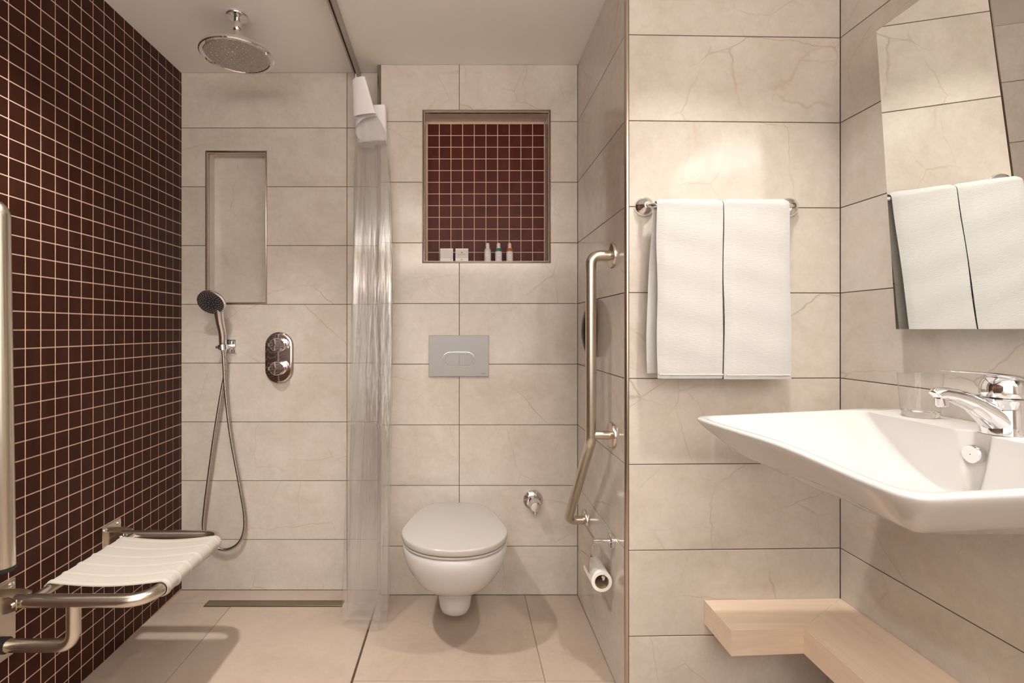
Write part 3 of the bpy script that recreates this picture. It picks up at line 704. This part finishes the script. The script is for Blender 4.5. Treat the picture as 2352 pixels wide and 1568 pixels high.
mb = MB(); mb.tube(coil, .0016, 6); mb.build('coiled_cord', M_BLACK, t, smooth=60)

# toilet paper holder + roll
yp, zp = 1.546, .430
t = thing('paper_holder', 'chrome toilet paper holder with cover flap below the grab bar', 'paper holder', (XS(yp), yp, zp))
mb = MB(); mb.lathe([(.024,0),(.024,.009),(.021,.011),(.008,.012)], (XS(yp)-.0008, yp, zp), (-1,0,0), 28); mb.build('wall_flange', M_CHROME, t, smooth=40)
mb = MB(); mb.tube([(XS(yp)-.005, yp, zp), (.4130, yp, zp)], .0075, 16); mb.build('arm', M_CHROME, t, smooth=40)
ya, yb_ = 1.540, 1.652
cov = spline([(.4125, zp+.006, 0), (.4075, zp-.020, 0), (.4015, zp-.050, 0), (.3985, zp-.080, 0), (.3985, zp-.100, 0)], 5)
mb = MB(); rs = []
for p in cov: rs.append([(p.x, ya, p.y), (p.x, yb_, p.y), (p.x+.0016, yb_, p.y), (p.x+.0016, ya, p.y)])
mb.rings(rs); mb.box((.4125, ya, zp-.008), (.4200, yb_, zp+.007)); mb.build('cover_flap', M_DCHROME, t, smooth=40)
xr_, zr_ = .4400, .303
mb = MB(); mb.tube(fillet([(.4165, yb_-.004, zp-.004), (.4165, yb_+.012, zp-.02), (xr_, yb_+.012, zr_+.016), (xr_, yb_-.01, zr_+.016), (xr_, ya-.016, zr_+.016), (xr_, ya-.020, zr_+.030)], .006, 5), .004, 12); mb.build('roll_rod', M_CHROME, t, smooth=40)
t = thing('toilet_paper', 'white toilet paper roll hanging on the chrome holder', 'toilet roll', (xr_, 1.59, zr_))
ro_, ri_ = .0325, .0222
def ring(r, y, n=36): return [(xr_+r*math.cos(2*PI*k/n), y, zr_+r*math.sin(2*PI*k/n)) for k in range(n)]
mb = MB(); mb.rings([ring(ri_, 1.542), ring(ro_-.001, 1.542), ring(ro_, 1.543), ring(ro_, 1.641), ring(ro_-.001, 1.642), ring(ri_, 1.642), ring(ri_, 1.542)], False, False); mb.build('paper', M_PAPER, t, smooth=40)
mb = MB(); mb.rings([ring(ri_-.0003, 1.5425), ring(ri_-.0003, 1.6415), ring(ri_-.0016, 1.6415), ring(ri_-.0016, 1.5425), ring(ri_-.0003, 1.5425)], False, False); mb.build('core', M_CARD, t, smooth=40)
# ------------------------------------------------------------------ curtain track + curtain
mb = MB(); a = (-.412, 1.25); b = (-.437, Y_SH-.002)
dxy = Vector((b[0]-a[0], b[1]-a[1])).normalized(); nx = Vector((dxy.y, -dxy.x))
def tr(q, s_, z): p = Vector(a).lerp(Vector(b), q)+nx*s_; return (p.x, p.y, z)
prof = [(-.009, 2.143), (-.003, 2.143), (-.003, 2.150), (.003, 2.150), (.003, 2.143), (.009, 2.143), (.009, ZC-.001), (-.009, ZC-.001)]
t = thing('curtain_track', 'slim grey metal curtain track fixed along the ceiling', 'curtain track', (a[0], 1.6, ZC))
mb.rings([[tr(0, s_, z) for s_, z in prof], [tr(1, s_, z) for s_, z in prof]]); mb.build('track', M_RAIL, t)
mb = MB(); mb.rings([[tr(0, s_, z) for s_, z in ((-.0029,2.1485),(.0029,2.1485),(.0029,2.150),(-.0029,2.150))], [tr(.997, s_, z) for s_, z in ((-.0029,2.1485),(.0029,2.1485),(.0029,2.150),(-.0029,2.150))]]); mb.build('slot', M_DARK, t)
for q in (.925, .945, .965, .985):
    mb = MB(); p = tr(q, 0, 2.144); mb.lathe([(.0028, .004), (.0028, -.006), (.004, -.010), (.004, -.016), (.001, -.018)], p, (0,0,1), 8); mb.build('glider', mat('white_glider', (.8,.78,.76), .5), t)
t = thing('shower_curtain', 'clear vinyl shower curtain with white top band, bunched at the wall', 'shower curtain', (-.39, 1.93, 0.0))
NF = 4.0
def cpt(p, z):
    # p 0..1 along the gathered sheet (0 = end towards the room), z height
    bl = sstep(.36, .50, p); sag = .085*bl
    cxm = interp([0, .5, 1.0, 1.6, 1.88, 1.94, 2.09], [-.365, -.362, -.353, -.353, -.362, lerp(-.383, -.364, bl), lerp(-.408, -.366, bl)], z)
    A = interp([0, .6, 1.2, 1.7, 1.88, 1.94, 2.09], [.082, .083, .082, .074, .068, lerp(.050, .066, bl), lerp(.030, .064, bl)], z)
    yA = interp([0, .8, 1.6, 2.12], [1.772, 1.85, 1.90, 1.93], z); yB = interp([0, .8, 2.12], [1.995, 2.0, 2.04], z)
    wob = 1-sstep(1.7, 1.95, z)
    ph = 2*PI*NF*p+(.55*math.sin(3.1*z+5*p)+.4*math.sin(1.3*z))*wob
    sq = math.sin(ph)+wob*(.22*math.sin(3*ph+1.1)+.20*math.sin(2.3*ph+z*1.7))
    x = cxm+A*sq*.92+.010*math.sin(9*p+2.2*z)*wob
    y = lerp(yA, yB, p)+.018*math.cos(ph*1.0+.6)
    return (x, y, z-sag*sstep(1.2, 2.0, z))
def sheet(z0, z1, nz, npx, th=.0):
    vs = [cpt(i/npx, lerp(z0, z1, k/nz)) for k in range(nz+1) for i in range(npx+1)]
    fs = [(k*(npx+1)+i, k*(npx+1)+i+1, (k+1)*(npx+1)+i+1, (k+1)*(npx+1)+i) for k in range(nz) for i in range(npx)]
    mb = MB(); mb.add(vs, fs); return mb
mb = sheet(0.012, 1.936, 60, 150); o = mb.build('vinyl_sheet', M_VINYL, t, smooth=180)
mb = sheet(1.934, 2.082, 8, 150); o = mb.build('top_band', M_HEAD, t, smooth=180); o['label'] = 'white fabric band at the top'
mb = sheet(0.010, 0.016, 1, 150); o = mb.build('hem', M_HEAD if False else M_VINYL, t, smooth=180)

# ------------------------------------------------------------------ towel rail and towels
def wfY(x): return 1.4311+(x-.4865)*(1.4463-1.4311)/(1.1135-.4865)
zr = 1.439; zro = 1.450
xa, xb2 = .5305, .9545; yb3 = 1.372
t = thing('towel_rail', 'chrome towel bar with round end rosettes on the tiled wall', 'towel rail', ((xa+xb2)/2, 1.44, zr))
for x, xe in ((xa, .549), (xb2, .9000)):
    mb = MB(); mb.lathe([(.029,0),(.029,.004),(.0265,.012),(.019,.021),(.010,.026),(.0085,.028)], (x, wfY(x)-.0008, zro), (0,-1,0), 32); mb.build('rosette', M_CHROME, t, smooth=50)
mb = MB(); mb.tube(fillet([(xa, wfY(xa)-.022, zro), (.5375, yb3-.004, zr), (.905, yb3-.004, zr), (xb2, wfY(xb2)-.022, zro)], .022, 8), .0068, 16); mb.build('bar', M_CHROME, t, smooth=50)
def towel(x0, x1, label, flare, zf, sx):
    t = thing('towel', label, 'towel', ((x0+x1)/2, yb3, zr+.02), 'towels on the rail')
    th = .010; rr = .0065+.001+th/2; path = []
    def sw(z): return .004*math.sin(9*z+sx)
    nf = 40
    for k in range(nf+1): z = lerp(zf, zr, k/nf); path.append((yb3-rr-.004*sstep(zr, zf, z)+.0, z, 0))
    for k in range(1, 12): a = PI-PI*k/12; path.append((yb3+rr*math.cos(a), zr+rr*math.sin(a), k/12))
    for k in range(nf+1): z = lerp(zr, zf+.012, k/nf); path.append((yb3+rr+.006*sstep(zr, zf, z), z, 1))
    rs = []; n_ = len(path)
    for i, (y, z, bk) in enumerate(path):
        a = path[max(0,i-1)]; b = path[min(n_-1,i+1)]; tg = Vector((b[0]-a[0], b[1]-a[1])).normalized(); nn = Vector((-tg.y, tg.x))
        q = (zr-z)/(zr-zf)
        xl_ = x0-flare*bk*sstep(0, .55, q)+.0015*math.sin(z*23+sx); xr2 = x1+sx*.0035*q*(1-bk)+.001*math.sin(z*19)
        k0 = min(1, .35+min(i, n_-1-i)*.35)
        ht = th/2*k0; sec = []
        m_ = 14
        for j in range(m_+1):
            u = j/m_; e_ = min(u, 1-u)*(xr2-xl_); edge = math.sqrt(max(0, 1-max(0, 1-e_/ht)**2)) if ht > 0 else 1
            off = ht*edge*(1+.10*math.sin(17*z+7*u+sx)) + (0.0012*math.sin(60*z+3*u) if not bk else 0)*edge
            sec.append((lerp(xl_, xr2, u), y+nn.x*off, z+nn.y*off))
        for j in range(m_-1, 0, -1):
            u = j/m_; e_ = min(u, 1-u)*(xr2-xl_); edge = math.sqrt(max(0, 1-max(0, 1-e_/ht)**2)) if ht > 0 else 1
            sec.append((lerp(xl_, xr2, u), y-nn.x*ht*edge, z-nn.y*ht*edge))
        rs.append(sec)
    mb = MB(); mb.rings(rs); mb.build('terry', M_TOWEL, t, smooth=60)
    mb = MB(); yf = path[1][0]-th*.75
    pts = [(lerp(x0+.004, x1-.003, k/20), yf+.0035+.0006*math.sin(k), zf+.011) for k in range(21)]
    mb.tube(pts, .0022, 8); mb.build('hem', M_TOWEL, t, smooth=60)
towel(.5395, .7225, 'white folded bath towel on the rail, nearer the toilet bay', .016, .9585, -1)
towel(.7245, .9060, 'white folded bath towel on the rail, nearer the mirror', .0, .9570, 1)

# ------------------------------------------------------------------ mirror
t = thing('mirror', 'frameless rectangular mirror tilted forward above the basin', 'mirror', (1.108, .95, 1.095))
ym0, ym1 = .60, 1.2127
B = Vector((1.0710, 0, 1.0945)); T = Vector((1.0228, 0, 1.8285)); nm = Vector((-(T.z-B.z), 0, T.x-B.x)).normalized()
tk = .005
mb = MB()
pv = lambda q, y, w_: (lerp(B.x, T.x, q)+nm.x*w_, y, lerp(B.z, T.z, q)+nm.z*w_)
rs = [[pv(0,ym0,w_), pv(0,ym1,w_), pv(1,ym1,w_), pv(1,ym0,w_)] for w_ in (-tk, 0)]
mb.rings(rs, True, False, 1)
mb.add(rs[1], [(0,1,2,3)], 0); mb.build('mirror_glass', [M_MIRROR, M_GEDGE], t)
for y in (.72, 1.14):
    mb = MB(); mb.prism([(1.0745, 1.14), (wallX(y)-.0005, 1.14), (wallX(y)-.0005, 1.78), (1.0340, 1.78)], y-.01, y+.01, lambda u, v, w_: (u, w_, v)); mb.build('tilt_bracket', M_STEEL, t)

# ------------------------------------------------------------------ basin
BX0, BY0, BY1 = .585, .640, 1.250
BXW = wallX(.95)-.0045
def rrect(x0, x1, y0, y1, r, rb, ns=26, nc=8, nback=70, conc=0.0):
    pts = []
    def arc(cx_, cy_, r, a0, a1):
        for k in range(nc): a = lerp(a0, a1, k/nc); pts.append((cx_+r*math.cos(a), cy_+r*math.sin(a)))
    def line(p, q, n):
        for k in range(n): pts.append((lerp(p[0], q[0], k/n), lerp(p[1], q[1], k/n)))
    # start front-near corner, run along the near side to the wall, back, far side, front
    arc(x0+r, y0+r, r, PI, 1.5*PI)
    line((x0+r, y0), (x1-rb, y0), ns); arc(x1-rb, y0+rb, rb, 1.5*PI, 2*PI)
    line((x1, y0+rb), (x1, y1-rb), nback); arc(x1-rb, y1-rb, rb, 0, PI/2)
    line((x1-rb, y1), (x0+r, y1), ns); arc(x0+r, y1-r, r, PI/2, PI)
    n = 40
    for k in range(n):
        v = k/n; y = lerp(y1-r, y0+r, v); pts.append((x0+conc*math.sin(PI*v)**2, y))
    return pts
def rimz(x): return lerp(.8745, .8930, min(1, max(0, (x-.60)/.40)))
rs = []
def ringz(o, dz, flat=None, r=.036):
    pts = rrect(BX0+o, BXW, BY0+o, BY1-o, max(.012, r-o*.3), .004, conc=.020)
    rs.append([(x, y, (rimz(x)+dz) if flat is None else flat) for x, y in pts])
ringz(.25, 0, .756, .10); ringz(.20, 0, .760, .10); ringz(.15, 0, .769, .09); ringz(.115, 0, .7795, .08)
ringz(.092, -.0880); ringz(.082, -.0835); ringz(.068, -.0730); ringz(.052, -.0590); ringz(.036, -.0440); ringz(.020, -.0290); ringz(.009, -.0180); ringz(.003, -.0110); ringz(.0005, -.0065); ringz(0, -.0045); ringz(.0014, -.0014); ringz(.0045, 0)
def bowl(t_, first=None):
    op = rrect(BX0+.017, .994, BY0+.017, BY1-.016, .036, .030, conc=.020)
    bt = rrect(.745, .972, .875, 1.000, .05, .03)
    out = []
    d = .112*math.sin(PI/2*t_)**1.02
    for (xo, yo), (xb_, yb_) in zip(op, bt):
        q = t_
        x, y = lerp(xo, xb_, q), lerp(yo, yb_, q)
        g_ = math.exp(-((yo-.953)/.027)**6) if xo > .985 else 0
        x += .013*g_*(1-t_)**.5
        out.append((x, y, lerp(rimz(xo), rimz(.7), t_)-d))
    return out
r0 = bowl(0); rs.append([(x, y, z) for x, y, z in r0])
for t_ in (.012, .03, .06, .12, .2, .3, .42, .55, .68, .8, .9, 1.0):
    b_ = bowl(t_)
    if t_ < .05: b_ = [(x, y, z+.0015*(1-t_/.05)) for x, y, z in b_]
    rs.append(b_)
t = thing('washbasin', 'white ceramic wall-mounted basin with a broad shallow bowl', 'washbasin', (BXW, .945, .88))
mb = MB(); mb.rings(rs); mb.build('basin', M_CER, t, smooth=75)
od = Vector((.9985, .953, .852)); 
mb = MB(); mb.lathe([(.014,-.006),(.0175,-.004),(.0185,.004),(.0185,.010),(.0165,.013),(.001,.0135)], od, (-1,0,-.02), 32, False); mb.build('overflow_cap', M_CHROME, t, smooth=40)
mb = MB(); mb.lathe([(.030,0),(.032,.003),(.028,.006),(.001,.0065)], (.86, .937, .7725), (0,0,1), 28, False); mb.build('drain_plug', M_CHROME, t, smooth=40)
# faucet
fx, fy, fz = 1.056, .945, .8950
t = thing('faucet', 'chrome single-lever basin faucet on the basin ledge', 'faucet', (fx, fy, fz))
mb = MB(); path = spline([(fx-.012, fy, fz-.0012), (fx-.018, fy, fz+.014), (fx-.032, fy, fz+.026), (fx-.056, fy, fz+.0440), (fx-.078, fy, fz+.0585), (fx-.108, fy, fz+.0700), (fx-.130, fy, fz+.0745), (fx-.1430, fy, fz+.0740), (fx-.1475, fy, fz+.0705)], 8); n_ = len(path)
mb.tube(path, [interp([0,.12,.25,.38,.5,.65,.8,.92,.97,1],[.036,.034,.0285,.0215,.0160,.0115,.0112,.0112,.0090,.004], i/(n_-1)) for i in range(n_)], 24, flat=[interp([0,.3,.6,1],[.85,.85,1.15,1.15], i/(n_-1)) for i in range(n_)]); mb.build('spout', M_CHROME, t, smooth=60)
mb = MB(); mb.lathe([(.0085,0),(.0105,.002),(.0105,.016),(.0085,.018)], (fx-.135, fy, fz+.0690), (.12,0,-1), 20); mb.build('aerator', M_CHROME, t, smooth=40)
hx = fx-.0150
mb = MB(); mb.lathe([(.0345,-.0012),(.0335,.020),(.0325,.045),(.0325,.060),(.0335,.0620),(.0335,.0665),(.0310,.0675)], (hx, fy, fz), (0,0,1), 32); mb.build('body', M_CHROME, t, smooth=40)
mb = MB(); mb.lathe([(.0300,.0685),(.0330,.0700),(.0340,.0790),(.0335,.0900),(.0305,.1000),(.0245,.1075),(.0150,.1115),(.001,.1125)], (hx, fy, fz), (0,0,1), 32)
rs = []
for (x, z, h, w_) in ((hx+.0310,fz+.092,.006,.010),(hx+.027,fz+.098,.012,.022),(hx+.012,fz+.105,.014,.029),(hx-.010,fz+.1100,.0115,.0295),(hx-.032,fz+.1135,.0075,.0245),(hx-.060,fz+.1160,.0052,.0190),(hx-.090,fz+.1178,.0042,.0165),(hx-.108,fz+.1188,.0036,.0145),(hx-.1135,fz+.1190,.0018,.009)):
    rs.append([(x, fy+w_*math.copysign(abs(math.cos(a))**.75, math.cos(a)), z+h/2*math.copysign(abs(math.sin(a))**.75, math.sin(a))) for a in [2*PI*k/24 for k in range(24)]])
mb.rings(rs); mb.build('lever', M_CHROME, t, smooth=60)
mb = MB(); mb.lathe([(.0045,0),(.0045,.002),(.002,.0025)], (hx-.0240, fy-.0238, fz+.0790), (-.7,-.7,0), 12); mb.build('temperature_dot', mat('dot_metal', (.55,.45,.42), .3, .8), t, smooth=40)
# tumbler
gx, gy = 1.055, 1.132; gz = rimz(1.0)+.0006
t = thing('tumbler', 'clear drinking glass standing on the basin ledge beside the faucet', 'glass', (gx, gy, gz))
mb = MB(); mb.lathe([(.001,0),(.0300,0),(.0330,.003),(.0342,.011),(.0345,.0135),(.0310,.0145),(.001,.0150)], (gx, gy, gz), (0,0,1), 48, True); mb.build('glass_base', M_GLASS, t, smooth=40)
mb = MB(); mb.lathe([(.0345,.0137),(.0368,.045),(.0390,.075),(.0405,.098)], (gx, gy, gz), (0,0,1), 64, False); mb.build('glass_wall', M_THIN, t, smooth=60)
mb = MB(); mb.lathe([(.0405+.0006*math.cos(2*PI*k/8), .0983+.0006*math.sin(2*PI*k/8)) for k in range(9)], (gx, gy, gz), (0,0,1), 64, False); mb.build('rim', M_THIN, t, smooth=60)

# ------------------------------------------------------------------ L-shaped wooden shelf
zt_, tk = .3045, .068
t = thing('corner_shelf', 'pale wooden L-shaped shelf fixed low under the basin', 'shelf', (1.0, 1.40, zt_))
xA, yA_, xB, yB2, yE = .7085, 1.291, .9055, 1.302, .45
ww = lambda x: wfY(x)-.0008
wr = lambda y: wallX(y)-.0008
cor = (wr(1.44), ww(wr(1.44)))
mid = (xB, yB2)
mb = MB(); mb.prism([(xA, yA_), mid, cor, (xA, ww(xA))], zt_-tk, zt_, bev=.0008); mb.build('return_board', M_WOODX, t)
mb = MB(); mb.prism([(xB-.002, yE), (wr(yE), yE), cor, mid], zt_-tk, zt_, bev=.0008); mb.build('long_board', M_WOODY, t)
